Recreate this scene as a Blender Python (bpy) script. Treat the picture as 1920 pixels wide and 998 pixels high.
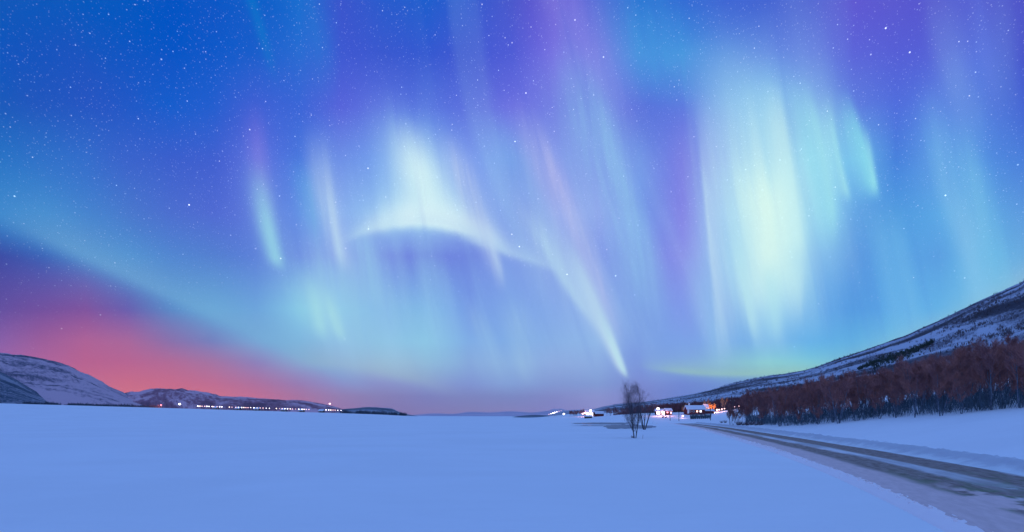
import bpy, math, random
import numpy as np
from mathutils import Vector, noise as mnoise

for _o in list(bpy.data.objects):
    bpy.data.objects.remove(_o)
SC = bpy.context.scene
COL = SC.collection

# ------------------------------------------------------------------ camera
EYE = 3.0                      # metres above the snow
HOR = 780.0                    # the row of eye level in the 1920x998 photograph
cam_d = bpy.data.cameras.new('camera')
cam = bpy.data.objects.new('camera', cam_d)
COL.objects.link(cam)
cam.location = (0, 0, EYE)
cam.rotation_euler = (math.radians(90), 0, 0)
cam_d.sensor_width = 36
cam_d.lens = 18.0
cam_d.shift_y = (HOR - 499.0) / 1920.0
cam_d.clip_start = 0.1
cam_d.clip_end = 40000
SC.camera = cam
SC.render.resolution_x, SC.render.resolution_y = 1024, 532
SC.view_settings.view_transform = 'Standard'
SC.view_settings.look = 'None'
SC.view_settings.exposure = 0
SC.view_settings.gamma = 1
SC.cycles.max_bounces = 5
SC.cycles.transparent_max_bounces = 8
SC.cycles.use_denoising = True

def lin(c):
    r = []
    for v in c:
        v /= 255.0
        r.append(v / 12.92 if v <= .04045 else ((v + .055) / 1.055) ** 2.4)
    return (r[0], r[1], r[2], 1.0)

def azel(px, py):              # compass bearing and height angle of a sky point
    u, v = (px - 960) / 960.0, (HOR - py) / 960.0
    return math.atan(u), math.atan(v / math.sqrt(1 + u * u))

# ------------------------------------------------------------------ night sky with aurora (world)
world = bpy.data.worlds.new('World')
SC.world = world
world.use_nodes = True
world.cycles.sampling_method = 'MANUAL'
world.cycles.sample_map_resolution = 256
WT = world.node_tree
WT.nodes.clear()

class G:
    """small expression builder on a node tree"""
    def __init__(s, nt): s.nt = nt
    def put(s, inp, v):
        if isinstance(v, bpy.types.NodeSocket): s.nt.links.new(v, inp)
        else: inp.default_value = v
    def m(s, op, a, b=None, c=None, clamp=False):
        n = s.nt.nodes.new('ShaderNodeMath'); n.operation = op; n.use_clamp = clamp
        s.put(n.inputs[0], a)
        if b is not None: s.put(n.inputs[1], b)
        if c is not None: s.put(n.inputs[2], c)
        return n.outputs[0]
    def ss(s, v, lo, hi, a=0.0, b=1.0, interp='SMOOTHSTEP'):
        n = s.nt.nodes.new('ShaderNodeMapRange'); n.interpolation_type = interp
        s.put(n.inputs[0], v); s.put(n.inputs[1], lo); s.put(n.inputs[2], hi)
        s.put(n.inputs[3], a); s.put(n.inputs[4], b)
        return n.outputs[0]
    def mix(s, f, a, b, mode='MIX'):
        n = s.nt.nodes.new('ShaderNodeMix'); n.data_type = 'RGBA'; n.blend_type = mode
        s.put(n.inputs[0], f); s.put(n.inputs[6], a); s.put(n.inputs[7], b)
        return n.outputs[2]
    def ramp(s, f, stops, interp='EASE'):
        n = s.nt.nodes.new('ShaderNodeValToRGB'); cr = n.color_ramp; cr.interpolation = interp
        while len(cr.elements) < len(stops): cr.elements.new(.5)
        for e, (p, c) in zip(cr.elements, sorted(stops, key=lambda q: q[0])): e.position = p; e.color = c
        s.put(n.inputs[0], f)
        return n.outputs[0]
    def noise(s, vec, scale, detail=2.0, rough=.5, dist=0.0):
        n = s.nt.nodes.new('ShaderNodeTexNoise')
        s.put(n.inputs['Vector'], vec); n.inputs['Scale'].default_value = scale
        n.inputs['Detail'].default_value = detail; n.inputs['Roughness'].default_value = rough
        n.inputs['Distortion'].default_value = dist
        return n.outputs['Fac']
    def xyz(s, x, y, z=0.0):
        n = s.nt.nodes.new('ShaderNodeCombineXYZ')
        s.put(n.inputs[0], x); s.put(n.inputs[1], y); s.put(n.inputs[2], z)
        return n.outputs[0]

W = G(WT)
tc = WT.nodes.new('ShaderNodeTexCoord')
sep = WT.nodes.new('ShaderNodeSeparateXYZ'); WT.links.new(tc.outputs['Generated'], sep.inputs[0])
X, Y, Z = sep.outputs
AZ = W.m('ARCTAN2', X, Y)
EL = W.m('ARCSINE', Z)
ELN = W.m('DIVIDE', EL, 1.0, clamp=True)      # 0..1 rad

ROWS = [0, 100, 200, 300, 400, 480, 580, 640, 680, 720, 745, 778]
SKY = {
 0:   [(0,85,185),(0,80,190),(12,78,185),(8,100,195),(35,115,200),(60,72,165),(100,75,160),(140,92,168),(165,98,168),(180,110,160),(200,110,150),(205,110,145)],
 80:  [(0,85,188),(10,80,190),(25,80,190),(35,105,200),(48,125,205),(56,88,180),(115,76,158),(160,90,155),(180,98,155),(195,105,150),(205,105,145),(205,110,145)],
 160: [(0,85,190),(15,82,192),(30,82,195),(45,105,205),(60,118,205),(66,110,195),(128,80,158),(178,95,150),(190,95,142),(205,105,140),(215,105,130),(220,105,130)],
 240: [(0,84,192),(8,82,195),(25,86,200),(55,95,205),(70,110,205),(70,125,205),(105,92,175),(172,100,155),(190,98,145),(212,106,133),(226,112,126),(230,115,125)],
 320: [(0,80,195),(0,82,198),(18,90,205),(58,90,205),(75,102,208),(78,120,208),(92,130,198),(140,110,172),(184,104,150),(208,105,136),(226,112,126),(230,115,125)],
 400: [(0,84,198),(5,86,202),(30,92,208),(62,92,208),(78,100,210),(82,118,208),(105,155,212),(118,125,190),(168,112,162),(200,106,143),(220,112,133),(225,112,130)],
 480: [(5,90,200),(18,92,205),(60,94,212),(80,98,216),(85,110,215),(82,115,212),(108,150,215),(125,150,205),(138,118,180),(178,108,155),(205,108,142),(210,110,140)],
 560: [(18,98,205),(38,105,212),(52,98,214),(62,112,216),(85,130,220),(90,122,216),(130,185,222),(125,165,215),(130,140,198),(152,114,172),(178,110,155),(188,110,150)],
 640: [(58,82,205),(62,84,210),(82,95,216),(98,135,224),(125,165,230),(125,150,226),(135,185,226),(132,165,218),(134,148,205),(142,125,188),(156,116,170),(160,116,168)],
 720: [(40,88,205),(58,86,208),(85,108,220),(104,150,230),(128,178,232),(100,120,216),(115,155,222),(130,170,218),(146,165,206),(138,128,190),(140,117,175),(140,117,175)],
 800: [(28,90,205),(50,86,210),(80,110,220),(112,160,231),(145,195,236),(95,118,214),(112,158,220),(135,180,222),(138,168,210),(132,132,195),(130,120,185),(140,122,180)],
 880: [(50,88,208),(65,88,212),(88,108,220),(112,146,229),(125,160,230),(98,124,216),(108,135,218),(118,148,218),(126,148,210),(128,132,200),(130,125,188),(138,125,182)],
 960: [(75,85,205),(80,90,215),(100,106,222),(98,140,227),(108,142,227),(108,138,222),(116,146,220),(120,150,218),(130,158,214),(130,142,205),(128,128,192),(140,128,188)],
 1040:[(105,85,212),(118,108,226),(112,122,226),(125,152,230),(138,160,232),(112,135,222),(122,148,222),(130,155,218),(135,155,214),(130,135,200),(134,128,195),(138,130,198)],
 1120:[(85,105,215),(112,125,225),(104,126,226),(120,145,228),(135,155,230),(120,140,226),(140,165,228),(140,165,222),(134,155,214),(128,135,200),(145,140,205),(145,140,205)],
 1200:[(35,108,210),(72,138,222),(82,112,218),(104,142,226),(104,142,226),(98,128,218),(100,120,214),(102,118,212),(105,122,210),(118,128,205),(125,132,205),(125,130,200)],
 1280:[(50,102,212),(66,138,222),(86,108,222),(98,102,217),(116,118,222),(126,128,226),(112,135,224),(110,140,220),(115,150,212),(105,125,208),(108,130,210),(110,132,205)],
 1360:[(62,98,212),(88,135,224),(118,150,230),(130,140,230),(145,175,235),(145,185,235),(120,150,226),(112,150,222),(130,170,205),(108,135,208),(105,130,210),(105,130,205)],
 1440:[(66,95,210),(98,132,226),(120,175,234),(150,205,240),(165,225,242),(150,205,238),(115,165,230),(105,155,224),(135,190,205),(120,150,205),(110,135,208),(105,130,205)],
 1520:[(78,90,210),(98,120,224),(112,155,230),(130,200,236),(130,200,236),(112,165,230),(92,148,226),(92,155,224),(115,180,215),(125,170,200),(110,140,205),(105,130,205)],
 1600:[(95,84,210),(92,98,218),(92,120,222),(105,175,232),(92,155,226),(88,145,222),(82,145,222),(95,165,224),(105,175,218),(105,175,218),(105,150,210),(105,130,205)],
 1680:[(90,84,208),(86,92,215),(78,105,220),(68,122,218),(76,148,222),(85,155,226),(92,160,228),(110,178,225),(120,180,218),(110,160,210),(105,140,205),(105,130,205)],
 1760:[(85,80,206),(85,95,216),(85,120,224),(88,142,226),(88,160,228),(88,152,224),(98,168,228),(125,180,222),(120,180,218),(110,160,210),(105,140,205),(105,130,205)],
 1840:[(82,85,208),(85,108,222),(88,130,224),(82,142,226),(94,166,228),(96,172,228),(120,180,225),(135,178,215),(120,180,218),(110,160,210),(105,140,205),(105,130,205)],
 1920:[(76,75,200),(72,82,204),(68,98,212),(72,122,218),(92,150,222),(105,165,222),(145,180,215),(135,178,215),(120,180,218),(110,160,210),(105,140,205),(105,130,205)],
}
def column(px, cols):
    st = []
    for py, c in zip(ROWS, cols):
        k = min(1.0, max(0.0, (py - 120) / 200.0)) * min(1.0, max(0.0, (px - 380) / 160.0)) * min(1.0, max(0.0, (770 - py) / 90.0)) * (1.0 if px < 1540 else .45)
        kk = k * (1.0 if px < 1300 else .4)
        lo = kk * math.exp(-((py - 620) / 70.0) ** 2)
        lw = math.exp(-((py - 722) / 34.0) ** 2) * min(1.0, max(0.0, (px - 520) / 120.0)) * (1.0 if px < 1200 else 0.0)
        c = (c[0] - 2 * lw, c[1] + 13 * lw, c[2] + 10 * lw)
        c = (c[0] - 4 * lo, c[1] + 14 * lo, c[2] + 6 * lo)
        c = (c[0] + 4 * k + 9 * kk, min(245, c[1] * (1 + .07 * k - .05 * kk) + 9 * k - 4 * kk + 3), min(246, c[2] + 9 * k))
        st.append((max(0.0, azel(px, py)[1]), lin(c)))
    st.append((1.0, lin((112,160,243))))  # zenith out of view, made brighter to light the snow
    return st
BACK = [(0.0, lin((148,160,230))), (.12, lin((148,174,238))), (.35, lin((148,183,246))), (.6, lin((132,176,247))), (1.0, lin((112,160,243)))]  # unseen sky behind the camera, brightened to light the snow
def after(val):
    # the same value, made to depend on the layer below, so that the shader compiles layer by layer
    return W.m('MULTIPLY_ADD', sky, 1e-9, val)
pxs = sorted(SKY)
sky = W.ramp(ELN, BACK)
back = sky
prev_az = azel(0, 0)[0] - math.radians(55)
for px in pxs:
    a = azel(px, 0)[0]
    r = W.ramp(after(ELN), column(px, SKY[px]), 'LINEAR')
    f = W.ss(after(AZ), prev_az, a, interp='LINEAR' if px != 0 else 'SMOOTHSTEP')
    sky = W.mix(f, sky, r)
    prev_az = a
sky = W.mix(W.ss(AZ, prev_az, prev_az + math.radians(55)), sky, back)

# fine vertical fibres, common to all the rays (they lean towards the magnetic zenith)
lean = W.ss(W.m('ABSOLUTE', W.m('SUBTRACT', AZ, .08)), .10, .38, .36, .17)
fib_c = W.m('MULTIPLY_ADD', EL, lean, AZ)
FIB = W.noise(W.xyz(W.m('MULTIPLY', fib_c, 34.0), W.m('MULTIPLY', EL, 1.8)), 1.0, 2.5, .55)
FIB2 = W.noise(W.xyz(W.m('MULTIPLY', fib_c, 12.0), W.m('MULTIPLY', EL, 2.4), 7.0), 1.0, 1.6, .5)
FIB3 = W.noise(W.xyz(W.m('MULTIPLY', W.m('MULTIPLY_ADD', EL, .13, AZ), 75.0), W.m('MULTIPLY', EL, 1.1), 3.0), 1.0, 1.5, .5)
FIBM = W.ss(W.m('ADD', W.m('MULTIPLY', FIB, .55), W.m('MULTIPLY', FIB3, .45)), .37, .63, .62, 1.24, 'LINEAR')

def make_group(name, ins, build):
    g = bpy.data.node_groups.new(name, 'ShaderNodeTree')
    for i in ins: g.interface.new_socket(i, in_out='INPUT', socket_type='NodeSocketFloat')
    g.interface.new_socket('Fac', in_out='OUTPUT', socket_type='NodeSocketFloat')
    gi = g.nodes.new('NodeGroupInput'); go = g.nodes.new('NodeGroupOutput')
    out = build(G(g), {i: gi.outputs[i] for i in ins})
    g.links.new(out, go.inputs[0])
    return g
def _ray(B, I):
    c = B.m('MULTIPLY_ADD', B.m('MULTIPLY_ADD', I['a2'], I['El'], I['a1']), I['El'], I['a0'])
    d = B.m('SUBTRACT', I['Az'], c)
    w = B.ss(I['El'], I['b0'], I['t0'], I['wb'], I['wt'], 'LINEAR')
    side = B.m('GREATER_THAN', d, 0.0)
    k = B.m('ADD', B.m('MULTIPLY', side, I['rf']), B.m('MULTIPLY', B.m('SUBTRACT', 1.0, side), I['lf']))
    q = B.m('DIVIDE', d, B.m('MULTIPLY', w, k))
    g = B.m('EXPONENT', B.m('MULTIPLY', B.m('MULTIPLY', q, q), -1.0))
    v = B.m('MULTIPLY', B.ss(I['El'], I['b0'], I['b1']), B.ss(I['El'], I['t1'], I['t0'], 1.0, 0.0))
    return B.m('MULTIPLY', B.m('MULTIPLY', g, v), I['amp'])
RAY = make_group('aurora_ray', ['Az','El','a0','a1','a2','wt','wb','lf','rf','b0','b1','t1','t0','amp'], _ray)
def _cur(B, I):
    e = B.m('MULTIPLY_ADD', B.m('MULTIPLY_ADD', I['e2'], I['Az'], I['e1']), I['Az'], I['e0'])
    d = B.m('SUBTRACT', I['El'], e)
    q = B.m('DIVIDE', B.m('MINIMUM', d, 0.0), I['wb'])
    g = B.m('EXPONENT', B.m('MULTIPLY', B.m('MULTIPLY', q, q), -1.0))
    q2 = B.m('DIVIDE', B.m('MAXIMUM', d, 0.0), I['ha'])
    g2 = B.m('EXPONENT', B.m('MULTIPLY', B.m('POWER', q2, 1.5), -1.0))
    v = B.m('MULTIPLY', B.ss(I['Az'], I['l0'], I['l1']), B.ss(I['Az'], I['r1'], I['r0'], 1.0, 0.0))
    return B.m('MULTIPLY', B.m('MULTIPLY', B.m('MULTIPLY', g, g2), v), I['amp'])
CUR = make_group('aurora_curtain', ['Az','El','e0','e1','e2','wb','ha','l0','l1','r1','r0','amp'], _cur)

def inst(grp, vals, rgb, fib):
    global sky
    n = WT.nodes.new('ShaderNodeGroup'); n.node_tree = grp
    WT.links.new(after(AZ), n.inputs['Az']); WT.links.new(after(EL), n.inputs['El'])
    for k, v in vals.items(): n.inputs[k].default_value = v
    f = n.outputs[0]
    if fib: f = W.m('MULTIPLY', f, FIBM if fib == 1 else W.ss(after(FIB), .35, .65, 1 - fib * .5, 1.0, 'LINEAR'), clamp=True)
    sky = W.mix(f, sky, lin(rgb))
def ray(pts, wt, wb, vfade, amp, rgb, lf=1.0, rf=1.0, fib=1):
    """pts: three sky points top to bottom; vfade: rows (top0, top1, bottom1, bottom0)"""
    ae = [azel(*p) for p in pts]
    a2, a1, a0 = np.polyfit([e for a, e in ae], [a for a, e in ae], 2)
    cx = pts[1][0]; u = (cx - 960) / 960.0; kk = 1 / (960 * (1 + u * u))
    # rows to height angles on the ray itself
    ys = np.array([p[1] for p in pts], float); xs = np.array([p[0] for p in pts], float)
    px = lambda y: float(np.interp(y, ys, xs))
    t0, t1, b1, b0 = [azel(px(y), y)[1] for y in vfade]
    inst(RAY, dict(a0=a0, a1=a1, a2=a2, wt=wt * kk, wb=wb * kk, lf=lf, rf=rf, b0=b0, b1=b1, t1=t1, t0=t0, amp=amp), rgb, fib)
def curtain(pts, below, above, xs, amp, rgb, fib=0):
    ae = [azel(*p) for p in pts]
    e2, e1, e0 = np.polyfit([a for a, e in ae], [e for a, e in ae], 2)
    l0, l1, r1, r0 = [azel(x, pts[1][1])[0] for x in xs]
    k = 1 / 960.0
    inst(CUR, dict(e0=e0, e1=e1, e2=e2, wb=below * k, ha=above * k, l0=l0, l1=l1, r1=r1, r0=r0, amp=amp), rgb, fib)

# --- left: teal veil above the red glow
curtain([(0,402),(280,532),(620,690)], 26, 95, (-400,-50,420,760), .34, (86,162,216))
curtain([(0,402),(280,532),(620,690)], 15, 36, (-60,160,540,720), .40, (122,182,220))
curtain([(560,676),(700,690),(860,735)], 14, 34, (480,620,760,880), .34, (165,195,200))
# --- top strands
ray([(465,-20),(490,60),(515,150)], 16, 10, (-200,-100,60,170), .5, (0,125,205), fib=0)
ray([(560,-20),(590,60),(600,180)], 40, 30, (-200,-100,60,220), .30, (40,130,215))
ray([(1040,-20),(1110,110),(1180,260)], 55, 45, (-200,-60,150,300), .40, (140,135,232), lf=.6)
ray([(1180,-20),(1240,110),(1290,180)], 60, 70, (-100,60,120,240), .35, (70,165,225))
# --- left ray and its violet top
ray([(478,200),(495,380),(522,500)], 20, 17, (180,300,380,480), .45, (140,130,228))
ray([(480,230),(502,420),(524,505)], 22, 15, (290,440,480,514), .80, (165,235,234), rf=.85, fib=0)
ray([(475,240),(500,410),(530,520)], 42, 34, (220,400,470,560), .35, (120,165,228), fib=0)
ray([(560,300),(575,360),(590,440)], 28, 20, (280,360,400,480), .30, (110,190,228))
ray([(598,260),(618,400),(650,515)], 24, 14, (220,390,470,525), .72, (188,216,242))
ray([(640,300),(672,430),(706,560)], 24, 18, (400,480,540,590), .40, (150,205,236))
ray([(575,500),(590,560),(606,635)], 22, 14, (490,580,605,648), .68, (172,230,230), fib=0)
ray([(600,510),(622,580),(640,635)], 16, 10, (520,595,615,650), .66, (182,238,228), fib=0)
ray([(545,520),(560,570),(580,620)], 16, 16, (500,560,580,640), .30, (150,215,228))
ray([(590,430),(640,560),(690,690)], 80, 70, (400,520,630,720), .42, (152,200,234))
ray([(690,430),(715,540),(740,640)], 22, 20, (410,490,560,660), .36, (150,200,236))
ray([(790,450),(815,560),(845,680)], 26, 24, (440,520,600,700), .22, (140,190,234))
ray([(640,520),(690,640),(720,700)], 60, 60, (470,560,650,720), .22, (150,205,225))
# --- bright arch in the middle
ray([(740,190),(775,310),(810,430)], 42, 66, (150,300,380,440), .42, (160,212,240), fib=1)
ray([(770,260),(795,350),(820,430)], 34, 52, (210,330,390,440), .80, (222,250,248), fib=0)
curtain([(650,452),(775,416),(940,466)], 13, 46, (650,790,840,950), .70, (200,238,246), fib=1)
curtain([(650,447),(775,412),(940,462)], 9, 24, (670,770,890,975), .85, (236,255,252))
curtain([(640,452),(775,412),(940,462)], 8, 18, (625,700,900,960), .60, (195,228,244))
curtain([(880,446),(960,474),(1040,500)], 9, 22, (850,900,1010,1070), .62, (185,218,243))
ray([(835,230),(880,350),(938,520)], 34, 14, (230,340,470,545), .55, (188,205,240), rf=.6)
ray([(905,420),(928,480),(942,550)], 14, 8, (400,450,490,560), .45, (200,225,244), rf=.7)
ray([(940,240),(985,330),(1040,460)], 34, 30, (200,300,380,500), .30, (140,195,238))
# --- the long diagonal ray
ray([(985,380),(1038,490),(1105,590)], 26, 18, (370,480,560,640), .85, (200,238,246), lf=.6)
ray([(1000,240),(1092,450),(1155,630)], 44, 26, (160,350,560,670), .72, (184,190,240), rf=.5)
ray([(1050,430),(1125,590),(1172,706)], 30, 6, (400,580,680,712), .95, (212,240,246), rf=.6, lf=1.3, fib=0)
ray([(1130,600),(1155,660),(1174,706)], 12, 5, (560,640,690,714), .80, (205,245,245), fib=0)
ray([(960,360),(1030,480),(1120,600)], 60, 50, (260,430,560,680), .40, (160,190,236))
ray([(960,560),(975,640),(990,720)], 26, 16, (540,620,680,735), .35, (165,205,232))
ray([(880,560),(915,640),(950,730)], 20, 14, (540,620,680,745), .28, (160,200,230))
ray([(760,560),(810,650),(850,720)], 50, 60, (520,600,660,730), .35, (140,195,225), fib=0)
# --- broad pale band right of the centre
ray([(1100,160),(1170,370),(1225,600)], 70, 36, (60,260,480,680), .68, (145,196,238), rf=.6)
ray([(1000,420),(1130,560),(1230,720)], 200, 160, (300,520,680,760), .30, (140,178,232), fib=0)
ray([(1290,180),(1285,400),(1300,600)], 26, 40, (180,320,560,720), .30, (140,132,230))
# --- the great curtain on the right
ray([(1330,60),(1440,260),(1500,460)], 85, 75, (40,200,400,560), .55, (155,215,240), fib=0)
ray([(1380,200),(1420,420),(1440,620)], 105, 80, (120,360,520,690), .62, (165,215,240), fib=1)
ray([(1400,180),(1440,400),(1432,610)], 72, 46, (140,330,520,640), .70, (195,236,244), fib=1)
ray([(1415,270),(1440,420),(1434,580)], 66, 50, (260,390,500,620), .68, (218,252,242), fib=1)
ray([(1425,320),(1445,430),(1436,540)], 44, 34, (300,400,480,590), .5, (228,255,240), fib=0)
ray([(1455,180),(1482,330),(1498,520)], 30, 26, (130,260,500,640), .60, (200,242,244), rf=.35, fib=0)
ray([(1310,180),(1330,430),(1352,690)], 20, 16, (160,400,560,700), .78, (182,214,242), lf=.3, rf=1.6)
ray([(1380,420),(1400,560),(1420,655)], 16, 12, (420,520,590,665), .65, (190,235,240), lf=.7)
ray([(1440,480),(1452,580),(1450,650)], 26, 14, (470,540,590,670), .50, (175,230,240))
ray([(1505,160),(1548,320),(1562,440)], 34, 22, (130,240,380,480), .78, (155,224,238), rf=.4)
ray([(1555,180),(1572,300),(1592,375)], 16, 11, (150,260,350,385), .70, (170,236,240), lf=1.4, rf=.5)
ray([(1590,190),(1622,290),(1645,365)], 30, 18, (150,260,335,385), .72, (140,222,238), lf=1.3, rf=.35)
ray([(1620,240),(1632,300),(1640,365)], 7, 6, (220,290,340,375), .45, (160,235,240), fib=0)
ray([(1500,470),(1525,560),(1530,640)], 30, 30, (440,500,560,660), .30, (150,205,236))
# --- faint rays at the right
ray([(1820,-60),(1850,100),(1880,260)], 60, 50, (-200,-60,120,300), .25, (95,120,228), rf=.2)
ray([(1745,160),(1790,380),(1850,580)], 40, 30, (140,300,500,640), .48, (118,192,236), rf=.6)
ray([(1800,220),(1850,400),(1900,580)], 40, 30, (200,340,520,640), .45, (125,200,236), rf=.6)
ray([(1655,380),(1675,480),(1700,600)], 30, 34, (360,460,580,680), .40, (122,192,236))
# --- green rim low over the right horizon
curtain([(1230,690),(1390,701),(1540,690)], 6, 13, (1180,1290,1480,1600), .46, (165,212,175))
curtain([(1540,688),(1700,630),(1920,525)], 60, 14, (1480,1600,2000,2400), .25, (150,190,205))

# overall faint fibres, only in the aurora's own band of the sky
fm = W.m('MULTIPLY', W.ss(after(FIB2), .46, .74, 0.0, .34), W.m('MULTIPLY', W.m('MULTIPLY', W.ss(EL, .03, .15), W.ss(EL, .60, .32, .22, 1.0)), W.ss(AZ, -.45, -.2)))
sky = W.mix(fm, sky, lin((165,215,242)))
fd = W.m('MULTIPLY', W.ss(after(FIB), .5, .25, 0.0, .10), W.m('MULTIPLY', W.ss(EL, .03, .15), W.ss(AZ, -.45, -.2)))
sky = W.mix(fd, sky, lin((60,95,215)))
blot = W.noise(tc.outputs['Generated'], 5.0, 3.0, .55)
sky = W.mix(W.m('MULTIPLY', W.ss(blot, .45, .75, 0, .10), W.ss(EL, .15, .35)), sky, lin((70,60,190)))

# stars: small round points of unequal brightness
def stars(scale, r, thr, gain, seed):
    global sky
    mp = WT.nodes.new('ShaderNodeMapping'); WT.links.new(tc.outputs['Generated'], mp.inputs[0])
    mp.inputs['Rotation'].default_value = (seed, seed * .7, seed * 1.3)
    av = WT.nodes.new('ShaderNodeVectorMath'); av.operation = 'MULTIPLY_ADD'
    WT.links.new(sky, av.inputs[0]); av.inputs[1].default_value = (1e-9,) * 3; WT.links.new(mp.outputs[0], av.inputs[2])
    v = WT.nodes.new('ShaderNodeTexVoronoi'); v.feature = 'F1'; v.inputs['Scale'].default_value = scale
    WT.links.new(av.outputs[0], v.inputs['Vector'])
    s = WT.nodes.new('ShaderNodeSeparateColor'); WT.links.new(v.outputs['Color'], s.inputs[0])
    on = W.ss(s.outputs[0], thr, 1.0, 0.0, 1.0, 'LINEAR')
    on = W.m('POWER', on, 1.6)
    d = W.ss(v.outputs['Distance'], 0.0, r, 1.0, 0.0)
    hz = W.ss(EL, .03, .40, .10, 1.0)
    f = W.m('MULTIPLY', W.m('MULTIPLY', W.m('MULTIPLY', d, on), hz), gain)
    tint = W.mix(s.outputs[1], (.55, .8, 1.0, 1), (1.0, .95, .9, 1))
    n = WT.nodes.new('ShaderNodeMix'); n.data_type = 'RGBA'; n.blend_type = 'ADD'; n.clamp_factor = False
    WT.links.new(f, n.inputs[0]); WT.links.new(sky, n.inputs[6]); WT.links.new(tint, n.inputs[7])
    sky = n.outputs[2]
stars(330, .30, .25, .30, .3)
stars(210, .22, .35, .42, .9)
stars(120, .13, .3, 1.05, 1.1)
stars(42, .065, .45, 2.2, 2.2)

bg = WT.nodes.new('ShaderNodeBackground'); WT.links.new(sky, bg.inputs[0]); bg.inputs[1].default_value = 1.0
wo = WT.nodes.new('ShaderNodeOutputWorld'); WT.links.new(bg.outputs[0], wo.inputs[0])

# ================================================================== helpers
rnd = random.Random(7)
def tag(o, label=None, cat=None, group=None, kind=None):
    if label: o['label'] = label
    if cat: o['category'] = cat
    if group: o['group'] = group
    if kind: o['kind'] = kind
    return o
def mesh(name, vs, fs, mats=None, parent=None, smooth=False, uv=None, loc=None, midx=None):
    me = bpy.data.meshes.new(name)
    me.from_pydata([tuple(map(float, v)) for v in vs], [], [tuple(map(int, f)) for f in fs])
    if mats is not None:
        for m in (mats if isinstance(mats, (list, tuple)) else [mats]): me.materials.append(m)
    if midx is not None: me.polygons.foreach_set('material_index', midx)
    if smooth: me.polygons.foreach_set('use_smooth', [True] * len(me.polygons))
    if uv is not None:
        l = me.uv_layers.new(name='UVMap')
        idx = np.zeros(len(me.loops), int); me.loops.foreach_get('vertex_index', idx)
        l.data.foreach_set('uv', np.asarray(uv, float)[idx].ravel())
    me.update()
    o = bpy.data.objects.new(name, me); COL.objects.link(o)
    if parent: o.parent = parent
    if loc is not None: o.location = loc
    return o
def empty(name, loc, rz=0.0, sc=1.0):
    o = bpy.data.objects.new(name, None); COL.objects.link(o)
    o.location = loc; o.rotation_euler = (0, 0, rz); o.scale = (sc, sc, sc); o.empty_display_size = .3
    return o
def copy_tree(o, parent=None):
    c = o.copy(); COL.objects.link(c); c.parent = parent
    for ch in o.children: copy_tree(ch, c)
    return c
class MB:
    def __init__(s): s.v = []; s.f = []
    def add(s, vs, fs):
        b = len(s.v); s.v += [tuple(v) for v in vs]; s.f += [tuple(b + i for i in f) for f in fs]
    def box(s, x0, x1, y0, y1, z0, z1):
        s.add([(x0,y0,z0),(x1,y0,z0),(x1,y1,z0),(x0,y1,z0),(x0,y0,z1),(x1,y0,z1),(x1,y1,z1),(x0,y1,z1)],
              [(0,3,2,1),(4,5,6,7),(0,1,5,4),(1,2,6,5),(2,3,7,6),(3,0,4,7)])
    def tube(s, pts, rad, n=5, cap=True):
        pts = [Vector(p) for p in pts]; rings = []
        for i, p in enumerate(pts):
            d = (pts[min(i + 1, len(pts) - 1)] - pts[max(i - 1, 0)]).normalized()
            a = d.orthogonal().normalized(); b = d.cross(a)
            rings.append([p + (a * math.cos(2*math.pi*k/n) + b * math.sin(2*math.pi*k/n)) * rad[i] for k in range(n)])
        # keep neighbouring rings aligned
        for i in range(1, len(rings)):
            best = min(range(n), key=lambda q: (rings[i][q] - rings[i-1][0] - (pts[i]-pts[i-1])).length)
            rings[i] = rings[i][best:] + rings[i][:best]
        b0 = len(s.v)
        for r in rings: s.v += [tuple(q) for q in r]
        for i in range(len(rings) - 1):
            for k in range(n):
                a_, b_ = b0 + i*n + k, b0 + i*n + (k+1) % n
                s.f.append((a_, b_, b_ + n, a_ + n))
        if cap: s.f.append(tuple(b0 + (len(rings)-1)*n + k for k in range(n)))
    def ball(s, c, r, n=10, m=6, sz=1.0):
        vs = []; fs = []
        for i in range(m + 1):
            t = math.pi * i / m
            for k in range(n):
                a = 2*math.pi*k/n
                vs.append((c[0]+r*math.sin(t)*math.cos(a), c[1]+r*math.sin(t)*math.sin(a), c[2]+sz*r*math.cos(t)))
        for i in range(m):
            for k in range(n): fs.append((i*n+k, (i+1)*n+k, (i+1)*n+(k+1)%n, i*n+(k+1)%n))
        s.add(vs, fs)
    def build(s, name, mat, parent=None, smooth=False, loc=None):
        return mesh(name, s.v, s.f, mat, parent, smooth, loc=loc)

# ------------------------------------------------------------------ materials
def material(name):
    m = bpy.data.materials.new(name); m.use_nodes = True
    nt = m.node_tree; b = nt.nodes['Principled BSDF']
    return m, G(nt), b
def co(g, kind='Object'):
    n = g.nt.nodes.new('ShaderNodeTexCoord'); return n.outputs[kind]
def scaled(g, vec, sx, sy, sz):
    n = g.nt.nodes.new('ShaderNodeVectorMath'); n.operation = 'MULTIPLY'
    g.nt.links.new(vec, n.inputs[0]); n.inputs[1].default_value = (sx, sy, sz); return n.outputs[0]
def bump(g, b, h, strength, dist):
    n = g.nt.nodes.new('ShaderNodeBump'); n.inputs['Strength'].default_value = strength
    n.inputs['Distance'].default_value = dist
    g.nt.links.new(h, n.inputs['Height']); g.nt.links.new(n.outputs[0], b.inputs['Normal'])
def simple(name, c1, c2, scale=3.0, rough=.85, det=3.0, stretch=(1,1,1), spec=.2):
    m, g, b = material(name)
    n = g.noise(scaled(g, co(g), *stretch), scale, det, .6)
    g.put(b.inputs['Base Color'], g.mix(g.ss(n, .35, .65), (*c1, 1), (*c2, 1)))
    b.inputs['Roughness'].default_value = rough; b.inputs['Specular IOR Level'].default_value = spec
    return m
def glow(name, c, strength):
    m, g, b = material(name)
    b.inputs['Base Color'].default_value = (.8, .8, .8, 1)
    b.inputs['Emission Color'].default_value = (*c, 1); b.inputs['Emission Strength'].default_value = strength
    return m

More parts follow.
